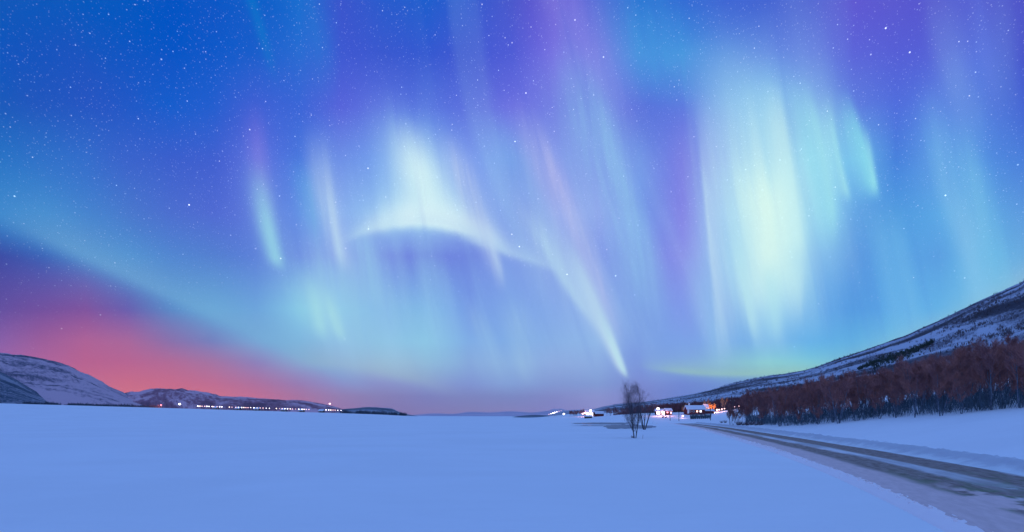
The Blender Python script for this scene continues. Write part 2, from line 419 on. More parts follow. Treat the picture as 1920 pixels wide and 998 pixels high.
SNOW = (.80, .84, .90)
def snow_mat(name, base=SNOW, wind=.55):
    m, g, b = material(name)
    p = co(g)
    n1 = g.noise(scaled(g, p, .05, .09, .05), 1.0, 4.0, .55, .6)
    n2 = g.noise(scaled(g, p, .8, 1.6, 1), 1.0, 5.0, .6)
    n3 = g.noise(p, 14.0, 3.0, .6)
    n4 = g.noise(scaled(g, p, .25, 1.1, .3), 1.0, 5.0, .62, .4)
    c = g.mix(g.m('MULTIPLY', g.ss(n1, .35, .65), g.ss(n4, .3, .6, .55, 1.0)), (*[q * .955 for q in base], 1), (*base, 1))
    g.put(b.inputs['Base Color'], c)
    h = g.m('MULTIPLY_ADD', n2, .6, g.m('MULTIPLY_ADD', n3, .06, g.m('MULTIPLY', n1, 2.5)))
    bump(g, b, h, wind, .12)
    b.inputs['Roughness'].default_value = .8; b.inputs['Specular IOR Level'].default_value = .15
    return m
M_SNOW = snow_mat('snow')
M_BANK = snow_mat('bank snow', (.92, .82, .86), .5)
M_BARK = simple('bark', (.055,.06,.075), (.13,.13,.15), 6, stretch=(1,1,.3))
M_TWIG = simple('red twigs', (.40,.165,.14), (.25,.115,.125), .35)
M_TWIG2 = simple('dark twigs', (.085,.07,.10), (.14,.09,.11), .8)
M_BLUEBARK = simple('grey birch bark', (.05,.08,.12), (.17,.2,.26), 5, stretch=(1,1,.3))
M_REDWALL = simple('red painted boards', (.10,.018,.02), (.16,.025,.028), 2, stretch=(6,6,.3))
M_DARKWOOD = simple('dark stained boards', (.06,.05,.05), (.1,.08,.08), 2, stretch=(6,6,.3))
M_WHITE = simple('white paint', (.7,.7,.7), (.8,.8,.8), 2)
M_POLE = simple('tarred pole', (.05,.05,.06), (.09,.08,.08), 4, stretch=(1,1,.2))
M_METAL = simple('galvanised metal', (.3,.31,.33), (.42,.43,.45), 3, rough=.5)
M_GLASS_DARK = simple('dark window glass', (.03,.03,.05), (.05,.05,.07), 1, rough=.15, spec=.6)
M_LAMP = glow('white lamp glow', (1.0, .90, .97), 5)
M_LAMPP = glow('pink white lamp glow', (1.0, .50, .46), 2.6)
M_WINW = glow('white lit window', (1.0, .85, .78), 2.2)
M_WINO = glow('orange lit window', (1.0, .45, .22), 3.5)
M_LAMPR = glow('red lamp glow', (1.0, .16, .12), 4)

# ------------------------------------------------------------------ terrain function
def smooth(a, b, x):
    t = np.clip((np.asarray(x, float) - a) / (b - a), 0, 1); return t * t * (3 - 2 * t)
ROAD_Y = np.array([-400, -60, 5.0, 13.2, 19.2, 27.2, 44.3, 75.8, 110, 144, 205, 330.])
ROAD_X = np.array([-156, -20, 8.7, 12.2, 14.6, 17.6, 23.2, 32.2, 41.6, 50.5, 64, 80.])
_yy = np.linspace(-400, 330, 1461)
_xx = np.interp(_yy, ROAD_Y, ROAD_X)
_k = np.ones(17) / 17
_xs = np.convolve(np.pad(_xx, 8, mode='edge'), _k, 'valid'); _xs[:20] = _xx[:20]; _xs[-20:] = _xx[-20:]
def road_left(y): return np.interp(y, _yy, _xs)
RW = 9.3
def road_s(x, y): return (x - road_left(y)) * .955
SHORE_PX = [-3000, -400, 0, 300, 600, 700, 770, 860, 4000]
SHORE_ROW = [745, 752, 757.5, 765.5, 774, 777, 780.5, 785.8, 785.8]
GR_PX = [900, 990, 1040, 1100, 1200, 1300, 1400, 1500, 1700, 5000]
GR_Z = [0, 0, 1.2, 1.6, 4.3, 5.2, 6.4, 8, 10, 12]
def gz(x, y, corridor=True):
    x = np.asarray(x, float); y = np.asarray(y, float)
    yf = np.maximum(y, 1e-3)
    px = 960 + 960 * x / np.maximum(yf, np.abs(x) / 3.0 + 1e-3)
    front = y > 0
    zs = EYE + (780 - np.interp(px, SHORE_PX, SHORE_ROW)) / 960 * 500
    r = np.hypot(x, y)
    z = np.where(front | (x < 0), np.maximum(zs, 0) * smooth(120, 500, np.maximum(y, np.abs(x) * .6)), 0)
    s = road_s(x, np.clip(y, -400, 330))
    q = s - RW
    zq = .17 * np.minimum(np.maximum(q - 1.0, 0), 110)
    zq = zq - .17 * 1.2 * (1 - np.exp(-np.maximum(q - 1, 0) / 1.2))
    zq = zq * smooth(420, 300, y)
    zg = np.interp(px, GR_PX, GR_Z) * smooth(235, 310, y) + np.where(px > 1000, np.clip((y - 310) * .012, 0, 6), 0) * smooth(1000, 1100, px)
    z = np.where(x > 0, np.maximum(np.maximum(z, zq), zg), z)
    # gentle drifts
    z = z + .05 * np.sin(x * .11 + 1.3) * np.sin(y * .083) * smooth(6, 30, r) * smooth(2.5, -8, s)
    if corridor:
        c = smooth(-.95, -.35, s) * smooth(RW + 1.9, RW + .8, s) * smooth(214, 206, y)
        z = z * (1 - c) - .55 * c
    return z
def gzf(x, y): return float(gz(x, y, False))
def ground_at(px, row, dmin=8, dmax=900):
    """where the line of sight through (px,row) meets the terrain"""
    u = (px - 960) / 960.0; v = (780 - row) / 960.0
    d = dmin
    while d < dmax:
        if EYE + v * d <= gzf(u * d, d): break
        d *= 1.004
    return Vector((u * d, d, gzf(u * d, d)))
def on_ground(px, d):
    u = (px - 960) / 960.0
    return Vector((u * d, d, gzf(u * d, d)))

# the ground sheet, finer near the camera and ahead of it
azs = np.concatenate([np.linspace(-180, -60, 61)[:-1], np.linspace(-60, 15, 251)[:-1], np.linspace(15, 60, 401)[:-1], np.linspace(60, 180, 61)])
rs = np.concatenate([[0.0], np.geomspace(1.2, 700, 330), np.geomspace(720, 12000, 24)])
A, R = np.meshgrid(np.radians(azs), rs, indexing='ij')
gx, gy = R * np.sin(A), R * np.cos(A)
gzz = gz(gx, gy)
na, nr = A.shape
vs = np.stack([gx, gy, gzz], -1).reshape(-1, 3)
ii, jj = np.meshgrid(np.arange(na - 1), np.arange(nr - 1), indexing='ij')
a = (ii * nr + jj).ravel()
fs = np.stack([a, a + 1, a + nr + 1, a + nr], -1)
go = mesh('ground', vs, fs[:, ::1], M_SNOW, smooth=True); tag(go, kind='structure')

# ------------------------------------------------------------------ road and its banks
def fbm(x, y, z=0.0, o=4):
    return mnoise.fractal(Vector((x, y, z)), .9, 2.1, o)
ys = np.concatenate([np.arange(-60, 10, 2.0), np.arange(10, 60, .35), np.arange(60, 214, 1.2)])
def strip(name, ss, zf, mat, y0=-60, y1=212):
    yy = [y for y in ys if y0 <= y <= y1]
    vs, uv, fs = [], [], []
    for y in yy:
        for s in ss:
            x = float(road_left(y)) + s / .955
            vs.append((x, y, zf(s, x, y))); uv.append((s, y))
    n = len(ss)
    for i in range(len(yy) - 1):
        for j in range(n - 1):
            b = i * n + j; fs.append((b, b + 1, b + n + 1, b + n))
    return mesh(name, vs, fs, mat, smooth=True, uv=uv)
def rz(s, x, y): return -.16 + .03 * math.sin(s / RW * math.pi) + .012 * fbm(x * .8, y * .8, 5)
m, g, b = material('half thawed road')
uvn = co(g, 'UV'); sp = g.nt.nodes.new('ShaderNodeSeparateXYZ'); g.nt.links.new(uvn, sp.inputs[0])
S, T = sp.outputs[0], sp.outputs[1]
wob = g.noise(g.xyz(g.m('MULTIPLY', S, .55), g.m('MULTIPLY', T, .10)), 1.0, 4.0, .55)
fine = g.noise(g.xyz(g.m('MULTIPLY', S, 3.0), g.m('MULTIPLY', T, .9)), 1.0, 5.0, .65)
ws = g.m('ADD', S, g.m('ADD', g.m('MULTIPLY', g.m('SUBTRACT', wob, .5), 1.5), g.m('MULTIPLY', g.m('SUBTRACT', fine, .5), .7)))
trackA = g.m('MULTIPLY', g.ss(ws, 2.2, 3.0), g.ss(ws, 5.1, 4.3))
trackB = g.m('MULTIPLY', g.ss(ws, 5.8, 6.5), g.ss(ws, 9.3, 8.7))
mid = g.m('MULTIPLY', g.m('MULTIPLY', g.ss(ws, 4.2, 4.6), g.ss(ws, 6.6, 6.2)), g.m('MULTIPLY', g.ss(T, 30, 19), g.ss(wob, .36, .46)))
tr = g.m('MAXIMUM', g.m('MAXIMUM', trackA, trackB), mid)
near_patch = g.noise(g.xyz(g.m('MULTIPLY', S, .5), g.m('MULTIPLY', T, .38), 3.0), 1.0, 4.0, .5)
near_on = g.ss(T, 25, 20)
tr = g.m('MULTIPLY', tr, g.m('SUBTRACT', 1.0, g.m('MULTIPLY', near_on, g.ss(near_patch, .50, .58))))
asp = g.mix(g.ss(fine, .3, .7), (.17,.12,.11,1), (.31,.25,.24,1))
moss = g.noise(g.xyz(g.m('MULTIPLY', S, .9), g.m('MULTIPLY', T, .5), 9.0), 1.0, 3.0, .6)
asp = g.mix(g.m('MULTIPLY', g.ss(moss, .42, .6), g.ss(T, 34, 18, 0, .75)), asp, (.09,.16,.06,1))
dirty = g.mix(g.ss(fine, .3, .75), (.62,.46,.47,1), (.74,.56,.57,1))
clean = g.mix(g.ss(wob, .4, .6), (.42,.42,.46,1), (.66,.66,.70,1))
sn = g.mix(g.ss(S, 3.6, 5.2), dirty, clean)
g.put(b.inputs['Base Color'], g.mix(tr, sn, asp))
b.inputs['Roughness'].default_value = .75; b.inputs['Specular IOR Level'].default_value = .2
bump(g, b, g.m('ADD', g.m('MULTIPLY', tr, -.5), g.m('MULTIPLY', fine, .6)), .5, .06)
M_ROAD = m
tag(strip('road', list(np.linspace(-.1, RW + .1, 26)), rz, M_ROAD), kind='structure')
def bank_l(s, x, y):
    crest = .10 * math.exp(-((s + .35) / .42) ** 2) * (1 + .6 * fbm(x * 1.6, y * 1.6))
    base = -.17 * float(smooth(-.25, .3, s)) if s > -.25 else 0.0
    rough = .035 * fbm(x * 4, y * 4, 2) * float(smooth(-.9, -.3, s))
    return base + crest + rough + (gzf(x, y) if s < 0 else 0) - .10 * float(smooth(-.86, -1.0, s)) + .01
tag(strip('snow_bank', [-1.0, -.9, -.8, -.72, -.65, -.5, -.38, -.26, -.14, -.02, .1, .2, .32, .45, .6], bank_l, M_BANK), kind='structure')
def bank_r(s, x, y):
    q = s - RW
    rise = .42 * float(smooth(-.2, 1.6, q)) + .10 * math.exp(-((q - 1.7) / .7) ** 2)
    n = .18 * fbm(x * 1.1, y * 1.1, 1) * float(smooth(0, 1.0, q)) * float(smooth(4.2, 2.5, q)) + .05 * fbm(x * 4, y * 4, 1) * float(smooth(0, .8, q)) * float(smooth(4, 2.5, q))
    t = float(smooth(1.9, 4.2, q))
    top = gzf(x, y)
    return (-.17 + rise) * (1 - t) + (top - .12 * float(smooth(3.6, 4.6, q))) * t + n + .02
M_BANKR = snow_mat('ploughed bank snow', (.53, .56, .63), 1.0)
uvn = co((gB := G(M_BANKR.node_tree)), 'UV'); sp = M_BANKR.node_tree.nodes.new('ShaderNodeSeparateXYZ'); M_BANKR.node_tree.links.new(uvn, sp.inputs[0])
_bn = M_BANKR.node_tree.nodes['Principled BSDF'].inputs['Base Color']; _src = _bn.links[0].from_socket
_w = gB.m('ADD', sp.outputs[0], gB.m('MULTIPLY', gB.m('SUBTRACT', gB.noise(co(gB), .5, 4.0, .6), .5), 3.0))
gB.put(_bn, gB.mix(gB.ss(_w, RW + 1.6, RW + 3.6), gB.mix(gB.ss(_w, RW - .2, RW + 1.0), (.70,.76,.80,1), _src), (*SNOW, 1)))
tag(strip('snow_bank', [RW + q for q in (-.3, 0, .25, .5, .75, 1, 1.25, 1.5, 1.75, 2, 2.3, 2.6, 3, 3.4, 3.9, 4.6)], bank_r, M_BANKR), kind='structure')
# plough crumbs: small lumps of snow lying along the left bank
mb = MB()
cr = random.Random(3)
for i in range(900):
    y = 14 + 120 * cr.random() ** 1.1
    s = cr.gauss(-.30, .13) - (cr.random() < .06) * cr.random() * 1.2
    x = float(road_left(y)) + s / .955
    r = .02 + .05 * cr.random() ** 3 + .10 * (y > 38) * cr.random() ** 2
    z = bank_l(s, x, y)
    mb.ball((x, y, z + r * .2), r, 6, 4, .7)
o = mb.build('snow_crumbs', M_BANK, smooth=True)
tag(o, 'small pale snow lumps scattered along the left edge of the road', 'snow lumps', kind='stuff')

# ------------------------------------------------------------------ open water by the shore
M_WATER = simple('dark thin ice', (.06,.11,.18), (.11,.17,.26), .15, rough=.45, spec=.25)
def pool(cx, cy, lx, ly, rot, seed, z=.06):
    n = 120; vs = [(0, 0, 0)]; fs = []
    for k in range(n):
        t = 2 * math.pi * k / n
        r = 1 + .42 * mnoise.noise(Vector((math.cos(t) * 1.6, math.sin(t) * 1.6, seed))) + .16 * mnoise.noise(Vector((math.cos(t) * 6, math.sin(t) * 6, seed)))
        vs.append((lx * r * math.cos(t), ly * r * math.sin(t), 0))
    for k in range(n): fs.append((0, 1 + k, 1 + (k + 1) % n))
    o = mesh('water', vs, fs, M_WATER, loc=(cx, cy, z)); o.rotation_euler.z = rot
    return tag(o, kind='structure')
p = on_ground(1136, 204); pool(p.x, p.y, 12, 24, math.radians(-16), 1.0)
p = on_ground(1174, 146); pool(p.x, p.y, 6.5, 33, math.radians(-12), 4.0, .075)
p = on_ground(1128, 155); pool(p.x, p.y, 9, 3.2, math.radians(-20), 6.0, .068)

# ------------------------------------------------------------------ hills
def hill(name, cols, prof, nT, mat, bumps, seed, sub=6, back=True):
    """cols: (px, crest row, crest distance, foot distance); a slope that climbs from its foot to the crest and falls behind it"""
    pxs = [c[0] for c in cols]
    P = np.concatenate([np.linspace(pxs[i], pxs[i+1], sub, endpoint=False) for i in range(len(pxs)-1)] + [[pxs[-1]]])
    rows = np.interp(P, pxs, [c[1] for c in cols]); dc = np.interp(P, pxs, [c[2] for c in cols]); df = np.interp(P, pxs, [c[3] for c in cols])
    k = np.ones(5) / 5
    rows_s = np.convolve(np.pad(rows, 2, mode='edge'), k, 'valid')
    ts = list(np.linspace(0, 1, nT)) + ([1.08, 1.25, 1.6] if back else [])
    vs, uv, fs = [], [], []
    for i, px in enumerate(P):
        u = (px - 960) / 960.0
        zc = EYE + (780 - rows_s[i]) / 960.0 * dc[i]
        zf = gzf(u * df[i], df[i]) - .8
        zc = max(zc, zf + .5)
        for t in ts:
            d = df[i] + (dc[i] - df[i]) * t
            if t <= 1:
                z = zf + (zc - zf) * prof(t)
                nz = fbm(u * d / 160.0, d / 160.0, seed, 5) * bumps * (zc - zf) * 4 * t * (1 - t)
                nz += fbm(u * d / 40.0, d / 40.0, seed, 4) * bumps * .25 * (zc - zf) * min(1, t * 5)
                z += nz
            else:
                z = zc - (zc - zf) * (t - 1) * 1.6
            vs.append((u * d, d, z)); uv.append((px / 960.0, t))
    n = len(ts)
    for i in range(len(P) - 1):
        for j in range(n - 1):
            b_ = i * n + j; fs.append((b_, b_ + n, b_ + n + 1, b_ + 1))
    o = mesh(name, vs, fs, mat, smooth=True, uv=uv)
    return tag(o, kind='structure'), P, np.array(vs).reshape(len(P), n, 3), n

def hill_mat(name, snow, dark, darker, bu, bt, thr, fine=(260, 60), finew=.35, thr2=.6, bumpd=4.0):
    m, g, b = material(name)
    uvn = co(g, 'UV'); sp = g.nt.nodes.new('ShaderNodeSeparateXYZ'); g.nt.links.new(uvn, sp.inputs[0])
    U, V = sp.outputs[0], sp.outputs[1]
    band = g.noise(g.xyz(g.m('MULTIPLY', U, bu), g.m('MULTIPLY', V, bt)), 1.0, 5.0, .55, .8)
    tex = g.noise(g.xyz(g.m('MULTIPLY', U, fine[0]), g.m('MULTIPLY', V, fine[1])), 1.0, 4.0, .7)
    f = g.m('MULTIPLY_ADD', g.m('SUBTRACT', tex, .5), finew * 2, band)
    c = g.mix(g.ss(f, thr - .07, thr + .09), (*snow, 1), (*dark, 1))
    c = g.mix(g.ss(f, thr2 - .03, thr2 + .07), c, (*darker, 1))
    g.put(b.inputs['Base Color'], c)
    b.inputs['Roughness'].default_value = .9; b.inputs['Specular IOR Level'].default_value = .1
    bump(g, b, g.m('ADD', band, g.m('MULTIPLY', tex, .3)), .6, bumpd)
    return m
M_HILL_R = hill_mat('snowy scrub hillside', (.46,.51,.62), (.15,.155,.20), (.05,.05,.07), 4.0, 8.0, .475, (200, 60), .18, .56)
RC = [(985,784,2100,900),(1020,781,2100,800),(1040,775,2100,760),(1060,770,2050,740),(1080,768.5,2000,700),(1110,768,1950,640),(1130,763,1900,600),(1150,759,1850,560),(1180,755.5,1800,500),(1200,755,1750,480),(1250,747.5,1650,420),(1300,739,1500,390),(1340,729.5,1420,370),(1380,717,1350,350),(1410,710,1250,340),(1445,704,1150,330),(1480,700,1100,320),(1520,691.5,1050,310),
      (1580,670,960,290),(1640,650,900,280),(1700,628,830,270),(1760,601,780,262),(1820,572,730,255),(1880,545,690,250),(1920,528,670,245),(2100,470,600,235),(2400,400,520,220),(3000,300,430,200),(4200,150,360,190)]
hr, HP, HV, HN = hill('hillside', RC, lambda t: t ** 1.15, 60, M_HILL_R, .05, 3.0, 8)
M_HILL_L = hill_mat('dark snow streaked hill', (.55,.38,.46), (.13,.115,.17), (.04,.055,.09), 3.6, 5.0, .50, (90, 30), .20, .58)  # snow colour reddened to suggest the pink glow falling on it
LC = [(-1500,600,1900,560),(-600,640,1800,560),(-200,652,1700,560),(0,662,1600,545),(40,666,1580,545),(60,668,1570,545),(100,677,1550,545),(130,686,1530,545),(145,695,1520,545),(165,702,1500,545),(190,715,1480,545),(205,725,1450,545),(225,733,1400,545),(250,745,1300,545),(275,755,1150,545),(298,764,950,545),(312,769,800,545)]
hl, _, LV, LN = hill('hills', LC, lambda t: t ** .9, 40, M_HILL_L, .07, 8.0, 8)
L2 = [(-700,650,680,530),(-300,670,680,530),(0,697,670,530),(30,712,660,530),(60,730,640,530),(85,744,620,530),(105,752,600,530),(125,760,580,530)]
M_HILL_L2 = hill_mat('wooded lower slope', (.26,.27,.34), (.07,.10,.15), (.04,.065,.10), 7, 7, .46, (160, 40), .3, .56)
hill('hills', L2, lambda t: t ** .9, 24, M_HILL_L2, .06, 9.0, 8)
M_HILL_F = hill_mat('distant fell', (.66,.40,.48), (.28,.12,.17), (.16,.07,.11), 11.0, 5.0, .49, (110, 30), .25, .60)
FC = [(215,748,4300,620),(240,738.5,4200,620),(265,738,4200,620),(285,733,4200,620),(300,731,4200,620),(330,733,4200,600),(345,734,4200,600),(375,739,4200,600),(405,743,4100,600),(412,746,4100,600),(440,747,4100,600),(475,749,4000,600),(500,749.5,4000,600),(540,752,3900,600),(570,752.5,3800,600),(600,758,3500,600),(625,763,3000,600),(645,768,2400,590),(660,773,1800,590)]
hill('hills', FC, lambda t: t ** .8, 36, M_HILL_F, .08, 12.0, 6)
M_HILL_S = hill_mat('dark low hill', (.26,.30,.38), (.09,.13,.18), (.05,.08,.12), 14.0, 3.0, .46, (120, 30), .25, .62)
SCn = [(590,777,1500,560),(620,771,1700,560),(645,767,1700,560),(665,766,1700,560),(685,764,1700,560),(700,764,1700,560),(720,765,1700,560),(735,766,1600,560),(745,771,1500,560),(755,775,1300,560),(772,778.5,1100,560),(785,781,900,560)]
hill('hills', SCn, lambda t: t ** .8, 20, M_HILL_S, .08, 15.0, 6)
M_HILL_V = hill_mat('haze faded mountain', (.62,.50,.62), (.50,.42,.56), (.45,.4,.55), 14.0, 3.0, .5, (90, 30), .1, .8)  # distance haze painted in as pale, low-contrast colours
VC = [(740,781,9800,5000),(790,777,9500,5000),(815,775,9500,5000),(850,777,9500,5000),(880,772,9500,5000),(920,774,9500,5000),(955,771,9500,5000),(985,773,9500,5000),(1000,774,9500,5000),(1030,770,9500,5000),(1038,766.5,9500,5000),(1046,768,9500,5000),(1052,766,9500,5000),(1062,770,9500,5000),(1090,774,9500,5000),(1160,781,9500,5000)]
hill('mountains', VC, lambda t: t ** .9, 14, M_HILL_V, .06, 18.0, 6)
EC = [(935,783.5,1500,800),(960,782,1500,800),(980,779.5,1500,800),(1000,778,1500,800),(1025,779,1500,800),(1060,781,1500,800)]
hill('hills', EC, lambda t: t ** .8, 12, M_HILL_S, .05, 21.0, 6)

def hill_point(px, t, V=HV, P=HP, n=60):
    i = int(np.clip(np.searchsorted(P, px), 1, len(P) - 1)); a_ = (px - P[i-1]) / max(1e-6, P[i] - P[i-1])
    tt = t * (n - 1); j = int(min(n - 2, tt)); b_ = tt - j
    q = (V[i-1, j] * (1-b_) + V[i-1, j+1] * b_) * (1-a_) + (V[i, j] * (1-b_) + V[i, j+1] * b_) * a_
    return Vector(q)

# ------------------------------------------------------------------ trees
def grow(seed, H, stems, spread, lean=.0, levels=3, twigs=1400, tw_len=.6, tw_w=.022, crown_lo=.35, r0=.085, bend=.25, kids=9, tight=1.0, jit=1.0):
    """a bare birch: stems and limbs (MB) and a cloud of fine twigs (MB)"""
    r = random.Random(seed); wood = MB(); fine = MB(); tips = []
    def branch(p, d, L, rad, lev):
        n = 6 if lev == 0 else 4
        pts = [p]; rads = [rad]; q = Vector(p); dd = Vector(d).normalized()
        for i in range(n):
            dd = (dd + Vector((r.uniform(-1, 1), r.uniform(-1, 1), r.uniform(-.2, .9))) * bend * (.5 if lev == 0 else .8) * .5).normalized()
            q = q + dd * (L / n); pts.append(q.copy()); rads.append(rad * (1 - .8 * (i + 1) / n))
        wood.tube(pts, rads, 5 if lev == 0 else 3, cap=False)
        if lev >= 1:
            for i in range(1, len(pts)): tips.append((pts[i], (pts[i] - pts[i-1]).normalized(), lev))
        else:
            tips.append((pts[-1], dd, 1)); tips.append((pts[-2], dd, 1))
        if lev < levels - 1:
            k = kids if lev == 0 else 5
            for j in range(k):
                t = (crown_lo + (1 - crown_lo) * (j + r.random()) / k) if lev == 0 else .25 + .75 * (j + r.random()) / k
                f = t * n; i0 = min(n - 1, int(f)); pp = pts[i0].lerp(pts[i0+1], f - i0)
                a = r.uniform(0, 2*math.pi)
                out = Vector((math.cos(a), math.sin(a), 0))
                bd = (pts[i0+1] - pts[i0]).normalized()
                nd = (bd * 1.0 + out * r.uniform(.45, .95) * tight + Vector((0, 0, .35))).normalized()
                branch(pp, nd, L * r.uniform(.30, .48) * (1.15 - .55 * t), rads[i0] * .5, lev + 1)
    for s_ in range(stems):
        a = 2*math.pi*s_/stems + r.uniform(-.5, .5)
        o_ = Vector((math.cos(a), math.sin(a), 0))
        d = Vector((lean, 0, 1)) + o_ * (spread if stems > 1 else spread * .3) * r.uniform(.6, 1.2)
        branch(o_ * (.12 if stems > 1 else 0) + Vector((0, 0, -.25)), d, H * r.uniform(.82, 1.0), r0 * r.uniform(.75, 1.05), 0)
    for i in range(twigs):
        p, d, lv = r.choice(tips)
        p = p + Vector((r.gauss(0, .10 * jit), r.gauss(0, .10 * jit), r.gauss(0, .12 * jit)))
        dd = (d * .8 + Vector((r.uniform(-1, 1), r.uniform(-1, 1), r.uniform(-.3, 1.0)))).normalized()
        L = tw_len * r.uniform(.5, 1.3); w = tw_w * r.uniform(.6, 1.2)
        sd = dd.cross(Vector((r.uniform(-1, 1), r.uniform(-1, 1), r.uniform(-1, 1)))).normalized() * w * .5
        fine.add([p - sd, p + sd, p + dd * L], [(0, 1, 2)])
    return wood, fine
def make_tree(name, loc, seed, H, mt, mc, rz_=0.0, **kw):
    e = empty(name, loc, rz_)
    w, f = grow(seed, H, mt_stems := kw.pop('stems', 1), kw.pop('spread', .3), **kw)
    w.build('trunk', mt, e); f.build('crown', mc, e)
    return e

# the two free-standing trees in the field
p = ground_at(1190, 822)
t = make_tree('birch_tree', p, 21, 6.7, M_BARK, M_TWIG2, stems=3, spread=.17, levels=3, twigs=5400, tw_len=.60, tw_w=.014, crown_lo=.14, r0=.085, bend=.17, kids=20, tight=1.2, jit=1.8)
tag(t, 'tall bare birch with forked stems standing alone in the snow field', 'tree')
p = ground_at(1208, 806)
t = make_tree('birch_tree', p, 34, 6.0, M_BARK, M_TWIG2, stems=7, spread=.30, levels=2, twigs=900, tw_len=.6, tw_w=.025, crown_lo=.3, r0=.11, bend=.18, kids=6, tight=.6)
tag(t, 'shorter bare shrub tree of many upright stems just right of the tall birch', 'tree')

# forest prototypes
protos = []
for i in range(7):
    st = [1, 2, 3, 2, 1, 4, 3][i]
    w, f = grow(100 + i, 8.0, st, [.2, .2, .26, .3, .25, .34, .22][i], levels=3, twigs=2600, tw_len=.75, tw_w=.05, crown_lo=[.34,.3,.22,.34,.4,.14,.25][i], r0=.10, bend=.25, kids=[14,9,7,9,14,6,7][i], tight=1.05)
    wm = mesh('trunk', w.v, w.f, M_BLUEBARK); cm = mesh('crown', f.v, f.f, M_TWIG)
    protos.append((wm.data, cm.data)); 
    for o in (wm, cm): bpy.data.objects.remove(o)
def forest_tree(k, loc, rz_, sc, label, group):
    e = empty('birch_tree', loc, rz_, sc)
    for nm, me in zip(('trunk', 'crown'), protos[k]):
        o = bpy.data.objects.new(nm, me); COL.objects.link(o); o.parent = e
    return tag(e, label, 'tree', group)
EDGE = [(1368,798),(1400,797),(1440,799),(1480,803),(1530,798),(1560,797),(1600,793),(1640,790),(1700,785),(1800,779),(1880,773),(1920,771),(2000,766),(2150,760)]
ex, er = zip(*EDGE)
FL = 'bare reddish birch standing in the dense wood right of the road'
FG = 'birches of the wood beside the road'
rf = random.Random(11); nfor = 0
u = 1425.0
edge_cache = {}
def edge_d(px):
    k = round(px / 5) * 5
    if k not in edge_cache: edge_cache[k] = ground_at(k, float(np.interp(k, ex, er))).y
    return edge_cache[k]
for row in range(14):
    px = 1398.0 + rf.uniform(0, 10)
    while px < 2080 and nfor < 288:
        d0 = edge_d(px)
        d = d0 + row * 5.2 + rf.uniform(-1.2, 2.6) + (rf.uniform(0, 4) if row == 0 else 0)
        g_ = on_ground(px, d)
        sc = rf.uniform(.66, 1.12) * (rf.uniform(.5, .95) if row == 0 else 1.0) * (1.0 + .10 * (px > 1750))
        if px < 1500: sc *= .92
        forest_tree(rf.randrange(7), g_, rf.uniform(0, 6.28), sc, FL, FG); nfor += 1
        px += (rf.uniform(2.6, 4.6) + row * .22) / d * 960
print('forest trees', nfor)
# undergrowth between the trunks
ug = []
for i in range(900):
    px = rf.uniform(1400, 2080); d0 = edge_d(px)
    ug.append((px, d0 + 3 + rf.random() * 40))
# the loose group before the wood's left end
for (px, row, k, sc) in ((1369, 797, 1, .66), (1374, 798, 3, .72), (1382, 797, 5, .64), (1391, 795, 0, .6)):
    forest_tree(k, ground_at(px, row), rf.uniform(0, 6), sc, 'slender dark bare tree at the left end of the wood beside the road', 'slender trees at the wood\'s left end')

def shrub_mesh(seed, H, n, w, mat, name='bush', spread=.5):
    r = random.Random(seed); mb = MB()
    for i in range(n):
        a = r.uniform(0, 6.28); rr = r.uniform(0, .35)
        p = Vector((rr*math.cos(a), rr*math.sin(a), -.05)); L = H * r.uniform(.5, 1.0)
        d = Vector((math.cos(a)*spread*r.random(), math.sin(a)*spread*r.random(), 1)).normalized()
        q = p + d * L * .55; e = q + (d + Vector((r.uniform(-.4,.4), r.uniform(-.4,.4), 0))).normalized() * L * .45
        sd = d.cross(Vector((r.uniform(-1,1), r.uniform(-1,1), .1))).normalized() * w / 2
        mb.add([p - sd, p + sd, q + sd * .7, q - sd * .7, e], [(0,1,2,3), (3,2,4)])
    o = mb.build(name, mat); me = o.data; bpy.data.objects.remove(o); return me
M_SHRUBB = simple('blue grey twigs', (.06,.10,.14), (.10,.15,.19), 2)
shr = [shrub_mesh(50 + i, 1.5, 110, .03, M_TWIG2, spread=1.1) for i in range(3)]
shb = [shrub_mesh(60 + i, 3.3, 80, .10, M_SHRUBB, spread=.35) for i in range(3)]
def bush(me, loc, sc, label, group):
    o = bpy.data.objects.new('bush', me); COL.objects.link(o)
    o.location = loc; o.rotation_euler.z = rf.uniform(0, 6); o.scale = (sc, sc, sc)
    return tag(o, label, 'bush', group)
for px in (1386, 1394, 1402, 1410, 1418, 1427):
    bush(rf.choice(shr), ground_at(px, 797 + rf.uniform(-1, 1)), rf.uniform(.9, 1.35), 'low reddish bush growing at the foot of the wood', 'reddish bushes at the foot of the wood')
for px, row in ((1353, 793.5), (1360, 793)):
    bush(shr[0], ground_at(px, row), .9, 'low dark bush on open snow left of the slender bare trees', 'bushes on the snow left of the slender trees')
for k in range(10):
    px = 1296 + k * 3.9
    bush(rf.choice(shb), ground_at(px, 786.3 - k * .15), rf.uniform(.85, 1.2), 'upright blue grey bush in the row below the red house', 'bushes in the row below the red house')
for px, row in ((1243, 783.5), (1248, 784)):
    bush(shr[1], ground_at(px, row), 1.1, 'small dark bush on the snow just below the bright floodlit shed', 'small bushes below the floodlit shed')

bush(shr[2], ground_at(1186, 821), .3, 'tiny bare bush at the foot of the tall lone birch', None)
